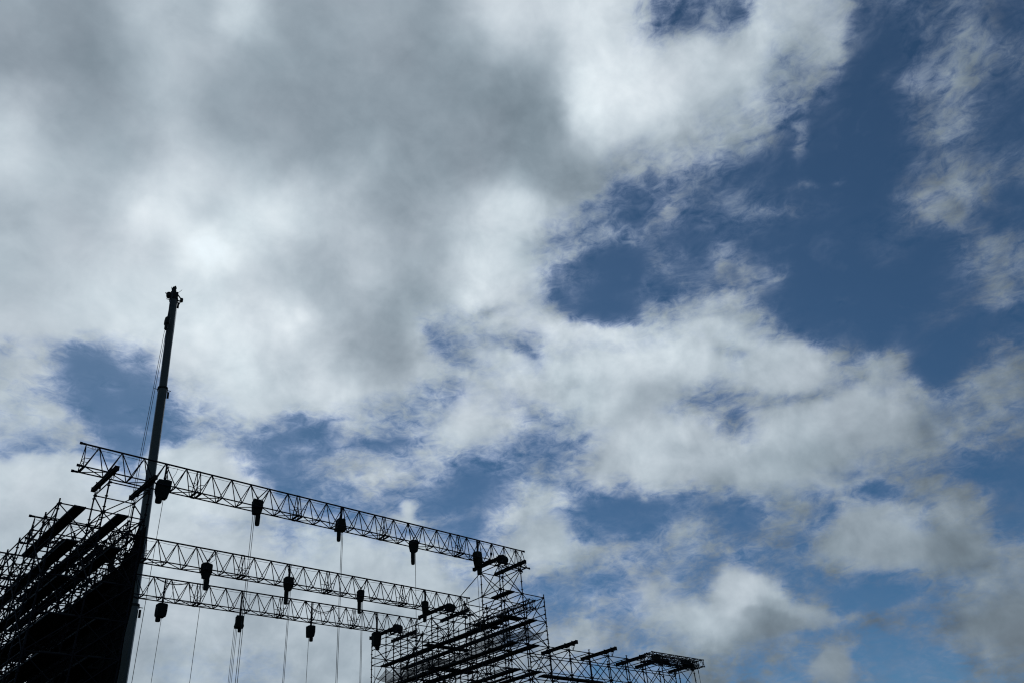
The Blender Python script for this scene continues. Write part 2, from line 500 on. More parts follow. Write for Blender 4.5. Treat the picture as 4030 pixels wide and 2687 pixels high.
def link(name, me, parent=None, loc=(0, 0, 0)):
    o = bpy.data.objects.new(name, me); COL.objects.link(o)
    if parent is not None: o.parent = parent; o.location = Vector(loc) - parent['_org']
    else: o.location = loc
    return o
ORG = {}
def thing(name, loc, label, cat, group=None):
    o = bpy.data.objects.new(name, None); COL.objects.link(o); o.location = loc; o.empty_display_size = .3
    o['label'] = label; o['category'] = cat
    if group: o['group'] = group
    ORG[o.name] = Vector(loc); return o
def part(name, mb, mat, parent, smooth=False, stuff=False, up=None):
    """a part whose geometry is given in world coordinates"""
    org = ORG[parent.name]
    me = mb.mesh(name, mat, org, smooth); o = bpy.data.objects.new(name, me); COL.objects.link(o); o.parent = parent
    ORG[o.name] = org
    if stuff: o['kind'] = 'stuff'
    return o
def tagobj(name, mb, mat, org, label, cat, group=None, smooth=False):
    me = mb.mesh(name, mat, org, smooth); o = bpy.data.objects.new(name, me); COL.objects.link(o); o.location = org
    o['label'] = label; o['category'] = cat
    if group: o['group'] = group
    ORG[o.name] = Vector(org); return o
def px_of(p):
    p = Vector(p); f = p.dot(C_F)
    if f < .5: return None
    return 2015 + FPX * p.dot(C_R) / f, 1343.5 - FPX * p.dot(C_U) / f
def seen_size(p, q):
    """length on the photograph of the visible piece of a member"""
    a, b = px_of(p), px_of(q)
    if not a or not b: return 0
    n = 0; N_ = 12
    for i in range(N_ + 1):
        x = a[0] + (b[0] - a[0]) * i / N_; y = a[1] + (b[1] - a[1]) * i / N_
        if 0 <= x <= 4030 and 0 <= y <= 2687: n += 1
    return math.hypot(a[0] - b[0], a[1] - b[1]) * n / (N_ + 1)

GZ = -1.6
gm = MB(); S_ = 2600; K_ = 24
for j in range(K_ + 1):
    for i in range(K_ + 1):
        x = (i / K_ * 2 - 1) * S_; y = (j / K_ * 2 - 1) * S_
        gm.v.append(Vector((x, y, GZ)))
for j in range(K_):
    for i in range(K_): gm.f.append((j * (K_ + 1) + i, j * (K_ + 1) + i + 1, (j + 1) * (K_ + 1) + i + 1, (j + 1) * (K_ + 1) + i))
gr = bpy.data.objects.new('ground', gm.mesh('ground', ground_mat())); COL.objects.link(gr); gr['kind'] = 'structure'

# ------------------------------------------------------------------ scaffolds
R_T = .031
MESHES = {}
def unit(kind, d, mat, r):
    """shared mesh of a member that starts at the origin and runs along d"""
    key = (kind, round(d.x, 2), round(d.y, 2), round(d.z, 2))
    if key not in MESHES:
        m = MB(); q = d; n = d.normalized()
        if kind == 'standard':
            m.tube((0, 0, 0), q, r * 1.15, 8)
            z = .3
            while z < d.z: m.tube((0, 0, z), (0, 0, z + .025), r * 2.5, 8); z += .523
            for z in (1.9, 5.05, 8.2, 11.3, 14.5):
                if z < d.z: m.tube((0, 0, z), (0, 0, z + .2), r * 1.5, 8)
            m.box((0, 0, .01), (.15, .15, .02))
        elif kind == 'ledger':
            m.tube(n * .03, q - n * .03, r, 6)
            for e in (n * .07, q - n * .07): m.box(e, (.07, .07, .09))
        elif kind == 'brace':
            m.tube(n * .05, q - n * .05, r * .86, 6)
            for e in (n * .07, q - n * .07): m.box(e, (.06, .06, .07))
        elif kind == 'deck_board':
            L_ = d.length; w = .46
            ax = n; side = Vector((-n.y, n.x, 0))
            for k in (-1, 1): m.box(q / 2 + side * k * w / 2 + Vector((0, 0, .03)), (L_ - .04, .05, .09), (ax, side, Vector((0, 0, 1))))
            m.box(q / 2 + Vector((0, 0, .055)), (L_ - .06, w - .05, .03), (ax, side, Vector((0, 0, 1))))
            for t in (.04, .3, .5, .7, .96): m.box(q * t + Vector((0, 0, .02)), (.05, w - .052, .035), (ax, side, Vector((0, 0, 1))))
        MESHES[key] = m.mesh(kind, mat)
    return MESHES[key]
MAT = {'standard': M_TUBE, 'ledger': M_TUBE, 'brace': M_TUBE, 'guard_rail': M_TUBE, 'deck_board': M_DECK}
def assemble(root, items):
    """items: (part name, start, end).  The largest on the photograph become parts, the rest one object of stuff"""
    org = ORG[root.name]; by = {}
    for k, p, q in items: by.setdefault(k, []).append((Vector(p), Vector(q)))
    for k, L_ in by.items():
        L_.sort(key=lambda t: -seen_size(*t))
        kind = 'ledger' if k == 'guard_rail' else k
        for p, q in L_[:98]:
            if seen_size(p, q) < 4: break
            me = unit(kind, q - p, MAT[k], R_T)
            o = bpy.data.objects.new(k, me); COL.objects.link(o); o.parent = root; o.location = p - org
        else: p = None
        idx = 0
        for i, (p, q) in enumerate(L_[:98]):
            if seen_size(p, q) < 4: break
            idx = i + 1
        rest = L_[idx:]
        if rest:
            m = MB()
            for p, q in rest:
                if kind == 'deck_board':
                    n = (q - p).normalized(); side = Vector((-n.y, n.x, 0)); m.box((p + q) / 2 + Vector((0, 0, .03)), ((q - p).length - .04, .5, .08), (n, side, Vector((0, 0, 1))))
                else: m.tube(p, q, R_T * (1.15 if k == 'standard' else 1), 6)
            part(k, m, MAT[k], root, stuff=True)

def levels(top): 
    z = top; out = []
    while z > GZ + .6: out.append(round(z, 3)); z -= 1.568
    return out
LIFT = 1.568
def scaffold(root, xs, ys, top, tower=None, front=True, rails=.0, rnd=random):
    it = []; lv = levels(top)
    for i, x in enumerate(xs):
        for j, y in enumerate(ys):
            h = top + .22
            if tower and i in tower[0] and j in tower[1]: h = tower[2] + .12
            it.append(('standard', (x, y, GZ), (x, y, h)))
    for z in lv:
        for j, y in enumerate(ys):
            for i in range(len(xs) - 1): it.append(('ledger', (xs[i], y, z), (xs[i + 1], y, z)))
        for i, x in enumerate(xs):
            for j in range(len(ys) - 1): it.append(('ledger', (x, ys[j], z), (x, ys[j + 1], z)))
    for a, z in enumerate(lv[:-1]):
        z0 = z - LIFT
        for j, y in enumerate(ys):
            for i in range(len(xs) - 1):
                ends = j in (0, len(ys) - 1)
                if ends or rnd.random() < .65:
                    if (a + i + j) % 2 or ends and i == len(xs) - 2: it.append(('brace', (xs[i], y - .04, z0), (xs[i + 1], y - .04, z)))
                    if not (a + i + j) % 2 or ends and i == len(xs) - 2: it.append(('brace', (xs[i], y + .04, z), (xs[i + 1], y + .04, z0)))
        for i, x in enumerate(xs):
            for j in range(len(ys) - 1):
                if i in (0, len(xs) - 1) or rnd.random() < .7:
                    if (a + j) % 2: it.append(('brace', (x - .04, ys[j], z0), (x - .04, ys[j + 1], z)))
                    else: it.append(('brace', (x - .04, ys[j], z), (x - .04, ys[j + 1], z0)))
        if rnd.random() < rails * 3:
            for j in range(len(ys) - 1):
                for i, x in enumerate(xs):
                    if rnd.random() < rails:
                        for h in (.52, 1.04): it.append(('guard_rail', (x, ys[j], z0 + h), (x, ys[j + 1], z0 + h)))
        for j, y in enumerate(ys):
            for i in range(len(xs) - 1):
                if j and rnd.random() < rails * .7: it.append(('guard_rail', (xs[i], y, z0 + .52), (xs[i + 1], y, z0 + .52)))
    return it
def tower_items(x0, x1, y0, y1, zb, zt, both=True):
    it = []
    for y in (y0, y1): it.append(('ledger', (x0, y, zt), (x1, y, zt)))
    for x in (x0, x1): it.append(('ledger', (x, y0, zt), (x, y1, zt)))
    for y in (y0, y1):
        it.append(('brace', (x0, y - .04, zb), (x1, y - .04, zt)))
        if both: it.append(('brace', (x0, y + .04, zt), (x1, y + .04, zb)))
    for x in (x0, x1):
        it.append(('brace', (x - .04, y0, zb), (x - .04, y1, zt)))
        if both: it.append(('brace', (x + .04, y0, zt), (x + .04, y1, zb)))
    return it
def deck_y(x, ya, yb, z, ys):
    out = []; e = [y for y in ys if ya - .1 <= y <= yb + .1]
    for a, b in zip(e, e[1:]): out.append(('deck_board', (x, a, z), (x, b, z)))
    return out
def deck_x(y, xa, xb, z, step=1.9):
    n = max(1, round((xb - xa) / step)); s = (xb - xa) / n
    return [('deck_board', (xa + s * k, y, z), (xa + s * (k + 1), y, z)) for k in range(n)]

TOP = 15.72
# ---- right stage tower
RX = [34.86, 36.77, 38.70]; RY = [37.17 + 1.755 * k for k in range(9)]
rt = thing('scaffold_tower', (36.8, 44, GZ), 'tall scaffold tower under the right ends of the girders, with deck rows and grey nets', 'scaffold', 'stage scaffolds')
random.seed(3)
items = scaffold(rt, RX, RY, TOP, ((0, 1), (0, 1), TOP + LIFT), rails=.6)
items += tower_items(RX[0], RX[1], RY[0], RY[1], TOP, TOP + LIFT)
RL = levels(TOP)
items += deck_y(35.86, 37.17, 38.95, RL[0], RY)
for k in (1, 2, 3, 4, 5): 
    items += deck_y(35.86, 37.17, 51.3, RL[k], RY); items += deck_y(37.64, 37.17, 51.3, RL[k], RY)
items += deck_x(45.05, 34.9, 38.7, RL[1]) + deck_x(44.75, 34.9, 38.7, RL[2]) + deck_x(39.7, 34.9, 36.8, RL[1]) + deck_x(37.6, 35.0, 36.8, RL[1])
# raking struts down the inner side of the girder tower
items.append(('brace', (34.86, 38.95, TOP + LIFT), (34.86, 42.45, TOP)))
assemble(rt, items)

# ---- right wing
WX = [38.70 + 1.915 * k for k in range(9)]; WY = [37.21, 38.95]
wt = thing('scaffold_wing', (47, 38, GZ), 'long low scaffold wing running out to the right, below loose beams and a lattice truss', 'scaffold', 'stage scaffolds')
WL = levels(12.63); it = []
for x in WX[1:]:
    for y in WY: it.append(('standard', (x, y, GZ), (x, y, 12.85)))
for a, z in enumerate(WL):
    for y in WY:
        for x0, x1 in zip(WX, WX[1:]): it.append(('ledger', (x0, y, z), (x1, y, z)))
    if a == 0:
        for x0, x1 in zip(WX, WX[1:]): it.append(('ledger', (x0, WY[1], z - .17), (x1, WY[1], z - .17)))
    for x in WX[1:]: it.append(('ledger', (x, WY[0], z), (x, WY[1], z)))
    if a + 1 < len(WL):
        for y in WY:
            for i, (x0, x1) in enumerate(zip(WX, WX[1:])):
                it.append(('brace', (x0, y - .05, z - LIFT), (x1, y - .05, z)))
                it.append(('brace', (x0, y + .05, z), (x1, y + .05, z - LIFT)))
it += deck_x(38.15, 38.75, 44.4, WL[1]) + deck_x(37.9, 38.75, 50.1, WL[2])
assemble(wt, it)

# ---- left stage tower
LX = [8.94, 10.82, 12.70]; LY = [37.50 + 1.835 * k for k in range(9)]
lt = thing('scaffold_tower', (10.8, 44, GZ), 'dense black scaffold tower beneath the left ends of the girders, before the crane boom', 'scaffold', 'stage scaffolds')
random.seed(11)
items = scaffold(lt, LX, LY, TOP, ((1, 2), (0, 1), TOP + LIFT - .1), rails=.62)
items += tower_items(LX[1], LX[2], LY[0], LY[1], TOP, TOP + LIFT - .1, both=False)
LL = levels(TOP)
items += deck_y(9.83, 37.5, 44.9, LL[0], LY) + deck_y(11.71, 37.5, 52.2, LL[0], LY)
for k in range(1, 9):
    items += deck_y(9.83, 37.5, 52.2, LL[k], LY); items += deck_y(11.71, 37.5, 52.2, LL[k], LY)
    if k > 2: items += deck_y(10.33, 37.5, 52.2, LL[k], LY)
    if k in (2, 4, 5, 6): items += deck_y(12.25, 39.3, 52.2, LL[k], LY)
assemble(lt, items)

# black cloth that closes the inner side of the left tower
m = MB(); NY, NZ = 60, 30
for j in range(NZ + 1):
    for i in range(NY + 1):
        y = 37.44 + (51.4 - 37.44) * i / NY
        zt = 15.45 if y < 38.4 else (15.45 - min(1, (y - 38.4) / 1.2) * .85 - .02 * (y - 39.6))
        zt -= .10 * abs(math.sin((y - 37.5) / 1.835 * PI)) + (.35 * (.5 + .5 * math.sin(y * 7.3) * math.sin(y * 2.1 + 1)) if y > 38.4 else 0)
        z = GZ + .1 + (zt - GZ - .1) * j / NZ
        m.v.append(Vector((12.80 + .05 * math.sin(y * 5.1 + z * .3) + .03 * math.sin(z * 2.3 + y), y, z)))
for j in range(NZ):
    for i in range(NY): m.f.append((j * (NY + 1) + i, j * (NY + 1) + i + 1, (j + 1) * (NY + 1) + i + 1, (j + 1) * (NY + 1) + i))
o = tagobj('scrim_cloth', m, M_CLOTH, (12.8, 44, GZ), 'black cloth sheet hung down the inner side of the left scaffold tower', 'cloth', smooth=True)
sm = o.modifiers.new('thickness', 'SOLIDIFY'); sm.thickness = .012

# ------------------------------------------------------------------ lattice girders
def girder(y, zt, x0, x1, label, seed):
    rnd = random.Random(seed); zb = zt - 1.29; hw = .36
    t = thing('lattice_girder', ((x0 + x1) / 2, y, zb), label, 'girder', 'lattice girders across the stage')
    J = [x0 - .1 + 5.76 * k for k in range(6)]; J[0] = x0; J[-1] = x1
    ch = MB().tube((x0 + .12, y, zt), (x1 - .12, y, zt), .042, 8)
    part('top_chord', ch, M_CHORD, t)
    for s in (-1, 1): part('bottom_chord', MB().tube((x0 - .05, y + s * hw, zb), (x1 + .05, y + s * hw, zb), .033, 8), M_CHORD, t)
    webs = []; rungs = MB(); lac = []
    for a, b in zip(J, J[1:]):
        k = 5; tops = [a + .70 + (b - a - 1.36) * i / (k - 1) for i in range(k)]
        bots = [a + .16] + [(tops[i] + tops[i + 1]) / 2 for i in range(k - 1)] + [b - .16]
        for i, tx in enumerate(tops):
            for bx in (bots[i], bots[i + 1]):
                for s in (-1, 1): webs.append(((tx, y, zt), (bx, y + s * hw, zb)))
        for i in range(len(bots) - 1):
            s = 1 if i % 2 else -1
            lac.append(((bots[i], y - s * hw, zb), (bots[i + 1], y + s * hw, zb)))
        for i in (0, len(bots) - 2):
            s = -1 if i % 2 else 1
            lac.append(((bots[i], y - s * hw, zb), (bots[i + 1], y + s * hw, zb)))
        for bx in bots: lac.append(((bx, y - hw, zb), (bx, y + hw, zb)))
        # end frames of a section: a slim triangle with rungs
        for e, dr in ((a + .09, 1), (b - .09, -1)):
            f = MB()
            for s in (-1, 1):
                f.tube((e, y, zt), (e - dr * .0, y + s * hw, zb), .024, 6)
                f.tube((e, y + s * hw * .62, zb + 1.29 * .38), (e + dr * .28, y + s * hw * .62, zb + 1.29 * .40), .016, 5)
            f.tube((e, y - hw * .62, zb + 1.29 * .38), (e, y + hw * .62, zb + 1.29 * .38), .016, 5)
            f.tube((e, y - hw * .8, zb + .24), (e, y + hw * .8, zb + .24), .016, 5)
            f.tube((e, y - hw, zb), (e, y + hw, zb), .03, 6)
            part('end_frame', f, M_CHORD, t)
    for k, e in enumerate(J):
        f = MB(); d = 1 if k == 0 else -1
        for (yy, zz) in ((y, zt), (y - hw, zb), (y + hw, zb)):
            f.tube((e - .10, yy, zz), (e + .10, yy, zz), .05, 8)
            f.tube((e, yy - .07, zz), (e, yy + .07, zz), .03, 6)
            if k in (0, len(J) - 1): f.box((e - d * .14, yy, zz), (.12, .05, .12))
        part('joint_fork', f, M_CHORD, t)
    webs.sort(key=lambda w: -seen_size(*w)); lac.sort(key=lambda w: -seen_size(*w))
    for nm, L_, r in (('web_brace', webs, .026), ('bottom_lacing', lac, .024)):
        for p, q in L_[:98]: part(nm, MB().tube(p, q, r if abs(p[0] - q[0]) > .01 else .036, 6, caps=False), M_CHORD, t)
        if L_[98:]:
            mm = MB()
            for p, q in L_[98:]: mm.tube(p, q, r, 6)
            part(nm, mm, M_CHORD, t, stuff=True)
    # power cable slung just under the top chord, with ties
    pts = []; x = x0 + .15
    while x < x1 - 2.2:
        pts.append((x, y - .05, zt - .14 - .03 * abs(math.sin((x - x0) * 2.85)) - rnd.random() * .012)); x += .36
    part('power_cable', MB().path(pts, .011, 5), M_CHAIN, t)
    tie = MB()
    for k in range(5): tie.tube((x0 + .35 + k * .07, y - .06, zt - .03), (x0 + .4 + k * .09, y + .02, zt - .2 - .03 * (k % 2)), .012, 5)
    for k in range(7): tie.tube((x1 - 1.15 + k * .13, y - .06, zt - .05), (x1 - 1.1 + k * .12, y + .03, zt - .19 - .05 * (k % 3)), .013, 5)
    part('cable_tie', tie, M_CHAIN, t)
    # loose cable ends hanging along the far end
    lp = MB()
    for k in range(3):
        xx = x1 - .95 + k * .1
        lp.path([(xx, y - .1, zt - .1), (xx + .12, y - .16, zt - .5), (xx + .3, y - .2, zt - .85), (xx + .18, y - .2, zt - 1.1)], .011, 5)
    part('cable_tail', lp, M_CHAIN, t)
    return t
GIR = [(38.28, 19.14, 9.58, 38.22), (44.2, 17.57, 9.52, 38.2), (50.05, 17.57, 9.55, 38.2)]
girder(*GIR[0], 'highest dark lattice girder, its left end sticking out past the crane boom', 1)
girder(*GIR[1], 'middle dark lattice girder of the three, with a hanging cable bulging under its far half', 2)
girder(*GIR[2], 'lowest dark lattice girder of the three, with a cable drooping between its braces', 3)

# ------------------------------------------------------------------ box beams the girders rest on
def beam(x, ya, yb, z, label, group, clamps=(), h=.19, w=.19):
    t = thing('steel_joist', (x, (ya + yb) / 2, z), label, 'beam', group)
    m = MB(); yc = (ya + yb) / 2; L_ = yb - ya
    m.box((x, yc, z + h - .02), (w, L_, .04)); m.box((x, yc, z + .02), (w, L_, .04))
    for s in (-1, 1): m.box((x + s * (w / 2 - .05), yc, z + h / 2), (.03, L_ - .004, h - .078))
    k = ya + .3
    while k < yb - .2: m.box((x, k, z + h / 2), (w - .006, .03, h - .082)); k += .6
    part('box_section', m, M_BEAM, t)
    for e, d in ((ya, -1), (yb, 1)): part('end_plate', MB().box((x, e + d * .012, z + h / 2), (w + .04, .024, h + .05)), M_BEAM, t)
    for c in clamps:
        cm = MB()
        cm.box((x, c, z - .03), (w + .05, .10, .06))
        for s in (-1, 1):
            cm.tube((x + s * (w / 2 + .03), c, z - .16), (x + s * (w / 2 + .03), c, z + h + .05), .012, 6)
            cm.path([(x + s * .08, c + .03, z - .05), (x + s * .1, c + .05, z - .2), (x + s * .03, c + .04, z - .3), (x - s * .03, c, z - .16)], .014, 5)
        cm.box((x, c, z + h + .018), (w + .06, .06, .03))
        part('clamp', cm, M_BEAM, t)
    return t
for gi, (gy, gzt, ga, gb) in enumerate(GIR):
    zb = gzt - 1.29 - .05
    gn = ('highest', 'middle', 'lowest')[gi]
    bz = zb - .27
    for bx, side in ((10.82, 'left'), (12.62, 'left'), (34.76, 'right'), (36.68, 'right')):
        which = {10.82: 'outer dark box beam under the left end of the %s girder',
                 12.62: 'inner dark box beam under the %s girder, close to the crane boom',
                 34.76: 'dark box beam carrying the right end of the %s girder, next to a covered hoist',
                 36.68: 'dark box beam under the far right tip of the %s girder'}[bx] % gn
        off = 0 if side == 'left' else -.25
        beam(bx, gy - 1.42 + off, gy + 1.42 + off, bz, which, 'box beams under the girders', clamps=(gy - .95 + off, gy + .8 + off))
beam(40.40, 36.30, 39.45, 12.80, 'loose dark beam lying across the scaffold wing nearest to the tower', 'beams on the scaffold wing', clamps=(36.62, 37.25, 38.95))
beam(44.24, 36.32, 39.45, 12.80, 'second loose dark beam lying across the middle of the scaffold wing', 'beams on the scaffold wing', clamps=(36.65, 37.25, 38.95))
beam(48.0, 36.9, 39.5, 12.80, 'dark beam on the scaffold wing whose far end runs under the lattice truss', 'beams on the scaffold wing', clamps=(37.25, 38.95))
beam(50.15, 37.2, 39.5, 12.80, 'dark beam below the near end of the lattice truss on the scaffold wing', 'beams on the scaffold wing', clamps=(37.4, 38.95))
beam(54.1, 37.2, 39.5, 12.80, 'dark beam below the outer end of the lattice truss on the scaffold wing', 'beams on the scaffold wing', clamps=(37.4, 38.95))

# ------------------------------------------------------------------ box trusses
def box_truss(p0, ax, L_, w, h, label, name='box_truss', panel=.5):
    """p0: corner of least x,y,z; ax: unit vector of its length"""
    ax = Vector(ax); sd_ = Vector((-ax.y, ax.x, 0)) if abs(ax.x) > .5 else Vector((1, 0, 0)); up = Vector((0, 0, 1)); p0 = Vector(p0)
    t = thing(name, p0 + ax * L_ / 2 + sd_ * w / 2, label, 'truss')
    P = lambda s, a, b: p0 + ax * s + sd_ * w * a + up * h * b
    for a, b in ((0, 0), (1, 0), (0, 1), (1, 1)): part('chord', MB().tube(P(0, a, b), P(L_, a, b), .03, 8), M_CHORD, t)
    for f in (((0, 0), (1, 0)), ((0, 1), (1, 1)), ((0, 0), (0, 1)), ((1, 0), (1, 1))):
        m = MB(); s = .06; k = 0
        while s < L_ - .1:
            e = min(L_ - .06, s + panel); A_, B_ = (f[0], f[1]) if k % 2 else (f[1], f[0])
            m.tube(P(s, *A_), P(e, *B_), .018, 5); m.tube(P(s, *A_), P(s, *B_), .02, 5)
            s = e; k += 1
        m.tube(P(L_ - .04, *f[0]), P(L_ - .04, *f[1]), .025, 6)
        part('lacing', m, M_CHORD, t)
    m = MB()
    for s in (.02, L_ - .02):
        for a, b in ((0, 0), (1, 0), (0, 1), (1, 1)): m.tube(P(s, a, b) - ax * .04, P(s, a, b) + ax * .04, .05, 6)
    part('end_coupler', m, M_CHORD, t)
    return t
box_truss((49.85, 37.62, 13.06), (1, 0, 0), 6.3, .50, .50, 'short lattice truss lying on the scaffold wing, its near side towards the viewer')
box_truss((49.85, 38.28, 13.05), (1, 0, 0), 6.3, .50, .50, 'second lattice truss tucked directly behind the near one on the scaffold wing')
box_truss((37.55, 37.35, 15.02), (0, 1, 0), 6.3, .50, .50, 'dark lattice truss stored lengthwise atop the right scaffold tower, hung with cable loops')
box_truss((12.0, 37.45, 14.95), (0, 1, 0), 8.0, .55, .55, 'dark lattice truss stored lengthwise in the left scaffold tower beside the crane boom')
# gear stacked between the two trusses of the wing
def gear(x, y, z, s, label):
    t = thing('rigging_case', (x, y, z), label, 'equipment', 'gear on the wing trusses')
    m = MB().box((x, y, z + s[2] / 2), s); part('case_body', m, M_BAG, t)
    m = MB()
    for k in (-1, 1): m.path([(x + k * s[0] * .3, y - s[1] / 2, z + s[2]), (x + k * s[0] * .3, y - s[1] / 2 - .05, z + s[2] + .1), (x + k * s[0] * .1, y - s[1] / 2, z + s[2])], .015, 5)
    m.box((x, y, z + s[2] + .012), (s[0] * .8, s[1] * .7, .02)); part('lid', m, M_BAG, t)
gear(50.6, 37.9, 13.10, (.7, .36, .3), 'small dark case inside the near end of the wing truss')
gear(52.2, 38.5, 13.10, (1.0, .36, .32), 'long dark case in the rear wing truss at mid length')
gear(54.2, 37.9, 13.10, (.8, .36, .28), 'dark case inside the near wing truss above the outer beam')
gear(55.4, 38.5, 13.10, (.9, .36, .33), 'dark case at the outer tip of the rear wing truss')

# ------------------------------------------------------------------ covered chain hoists
def hoist(x, y, zt, zb_top, w, h, tw, th, lines, label, side=1, v_sling=True, taper=.85, lean=0.0, low=3.0):
    """w,h: canvas cover; tw,th: chain bag below; lines: number of chain lines"""
    t = thing('chain_hoist', (x, y, zb_top - h / 2), label, 'chain hoist', 'covered chain hoists on the girders')
    rnd = random.Random(int(x * 100 + y))
    rs = []
    tilt = rnd.uniform(-.1, .1); rot = rnd.uniform(-.3, .3)
    for f, s in ((0, .55), (.03, .88), (.10, 1.0), (.55, 1.0), (.86, taper), (1.0, taper * .9)):
        ring = []
        for k in range(12):
            a = 2 * PI * (k + .5) / 12; c, s_ = math.cos(a), math.sin(a)
            q = 1 / max(abs(c), abs(s_)) ** .97
            rr = s * (1 + rnd.uniform(-.06, .06))
            cx_, cy_ = c * q * w * .46 * rr, s_ * q * w * .36 * rr
            ring.append((x + cx_ * math.cos(rot) - cy_ * math.sin(rot) + lean * f, y + cx_ * math.sin(rot) + cy_ * math.cos(rot), zb_top - h * f + rnd.uniform(-.015, .015) + cx_ * tilt))
        rs.append(ring)
    part('cover', MB().rings(rs), M_BAG, t)
    zb = zb_top - h; bx = x + side * w * .16 + lean
    m = MB(); rs = []
    for f, s in ((-.12, .8), (.1, 1.0), (.8, .96), (.97, .85), (1.0, .6)):
        rs.append([(bx + math.cos(2 * PI * (k + .5) / 8) * tw / 2 * s * 1.1, y + math.sin(2 * PI * (k + .5) / 8) * tw / 2 * s, zb - th * f) for k in range(8)])
    part('chain_bag', m.rings(rs), M_BAG, t)
    m = MB(); hook_top = Vector((x, y, zb_top + .02))
    if v_sling:
        for d in (-.52, .52): m.tube(hook_top + Vector((0, 0, .08)), (x + d, y, zt - .03), .028, 6)
    else:
        m.tube(hook_top, (x, y, zt - .04), .05, 6); m.tube(hook_top + Vector((.07, 0, 0)), (x + .1, y, zt - .04), .022, 6)
    part('sling', m, M_CHORD, t)
    m = MB()
    m.tube(hook_top - Vector((0, 0, .1)), hook_top + Vector((0, 0, .1)), .035, 6)
    m.path([hook_top + Vector((.05 * math.cos(a), 0, .12 + .06 * math.sin(a))) for a in [k * PI / 4 for k in range(9)]], .018, 5)
    part('hook', m, M_CHAIN, t)
    for k in range(lines):
        cx = x + lean - side * (.10 + .09 * k)
        part('chain', MB().tube((cx, y + .02 * k, zb + .05), (cx, y + .02 * k, low), .014, 6), M_CHAIN, t)
    m = MB(); cx = x + lean - side * .1
    m.box((cx, y, low - .1), (.16, .12, .22)); m.path([(cx, y, low - .2), (cx + .07, y, low - .28), (cx + .05, y, low - .38), (cx - .05, y, low - .36)], .02, 5)
    part('load_hook', m, M_CHAIN, t)
    # control cable curling up to the girder
    m = MB().path([(x + .1, y - .05, zb_top), (x + .35, y - .08, zb_top + .2), (x + .5, y - .06, zb_top + .55), (x + .55, y - .03, zt - .1)], .011, 5)
    part('control_cable', m, M_CHAIN, t)
    return t
g1, g2, g3 = GIR
hoist(13.57, g1[0], g1[1], 18.22, .74, .95, .30, .25, 1, 'big bulging canvas-covered hoist right beside the crane boom on the highest girder', side=-1, v_sling=False, taper=.75)
hoist(18.62, g1[0], g1[1], 18.36, .56, .80, .24, .62, 2, 'covered hoist in a V sling, next right of the bulging hoist on the highest girder')
hoist(23.78, g1[0], g1[1], 18.40, .50, .74, .22, .62, 2, 'skirt-shaped covered hoist at the middle of the highest girder', side=-1, v_sling=False, taper=1.25)
hoist(28.98, g1[0], g1[1], 18.12, .52, .72, .24, .80, 1, 'covered hoist in a V sling on the highest girder, second before its right tower', side=-1)
hoist(34.1, g1[0], g1[1], 18.35, .54, 1.05, .30, .45, 1, 'tall boxy covered hoist against the right tower on the highest girder', side=1, v_sling=False, taper=.9)
hoist(13.6, g2[0], g2[1], 16.7, .56, .8, .26, .5, 1, 'covered hoist nearest the left scaffold tower on the middle girder')
hoist(18.84, g2[0], g2[1], 16.75, .56, .90, .28, .62, 1, 'stepped covered hoist in a V sling, leftmost clear of the crane on the middle girder', side=1, taper=.72)
hoist(24.0, g2[0], g2[1], 16.78, .54, .80, .24, .85, 2, 'covered hoist with a long square chain bag at the centre of the middle girder', side=-1, v_sling=False, taper=.8)
hoist(29.15, g2[0], g2[1], 16.76, .46, .72, .22, .78, 2, 'narrow covered hoist in a V sling on the middle girder, last before the right tower', side=-1)
hoist(34.35, g2[0], g2[1], 16.8, .42, .92, .22, .5, 1, 'slim pinched covered hoist at the right end of the middle girder', side=-1, v_sling=False)
hoist(18.86, g3[0], g3[1], 16.05, .62, .80, .28, .30, 1, 'wide covered hoist hanging low just right of the crane boom on the lowest girder', side=-1, v_sling=False, taper=.95)
hoist(23.92, g3[0], g3[1], 15.98, .50, .78, .22, .25, 3, 'flared covered hoist with three chain lines on the lowest girder', side=1, v_sling=False, taper=1.2)
hoist(29.08, g3[0], g3[1], 15.98, .54, .78, .24, .26, 1, 'plain covered hoist on the lowest girder below a drooping cable', side=1, v_sling=False, taper=.9)
hoist(34.45, g3[0], g3[1], 16.15, .62, .95, .28, .28, 1, 'broad boxy covered hoist at the left edge of the right tower, on the lowest girder', side=1, v_sling=False, taper=.95)
def winch(x, y, z, label):
    """rounded drum winch in a cover standing on the girder's bottom chords"""
    t = thing('drum_winch', (x, y, z), label, 'winch', 'covered winches at the girder ends')
    m = MB(); rs = []; rnd = random.Random(int(x * 10 + y))
    for f, s in ((-.34, .72), (-.31, .95), (-.1, 1.05), (.12, 1.0), (.32, .8), (.36, .5)):
        rs.append([(x + f, y + math.cos(a) * .27 * s, z + .31 + math.sin(a) * .29 * s + rnd.uniform(-.02, .02)) for a in [2 * PI * k / 12 for k in range(12)]])
    part('cover', m.rings(rs), M_BAG, t)
    m = MB()
    for dx in (-.25, .22):
        m.tube((x + dx, y - .34, z - .02), (x + dx, y + .34, z - .02), .04, 6); m.tube((x + dx, y, z - .02), (x + dx, y, z + .2), .05, 6)
    part('skid', m, M_BEAM, t)
for gi, (gy, gzt, ga, gb) in enumerate(GIR):
    winch(36.35 + .25 * (gi == 1), gy + .05, gzt - 1.22, 'rounded black covered winch inside the right end of the %s girder' % ('highest', 'middle', 'lowest')[gi])

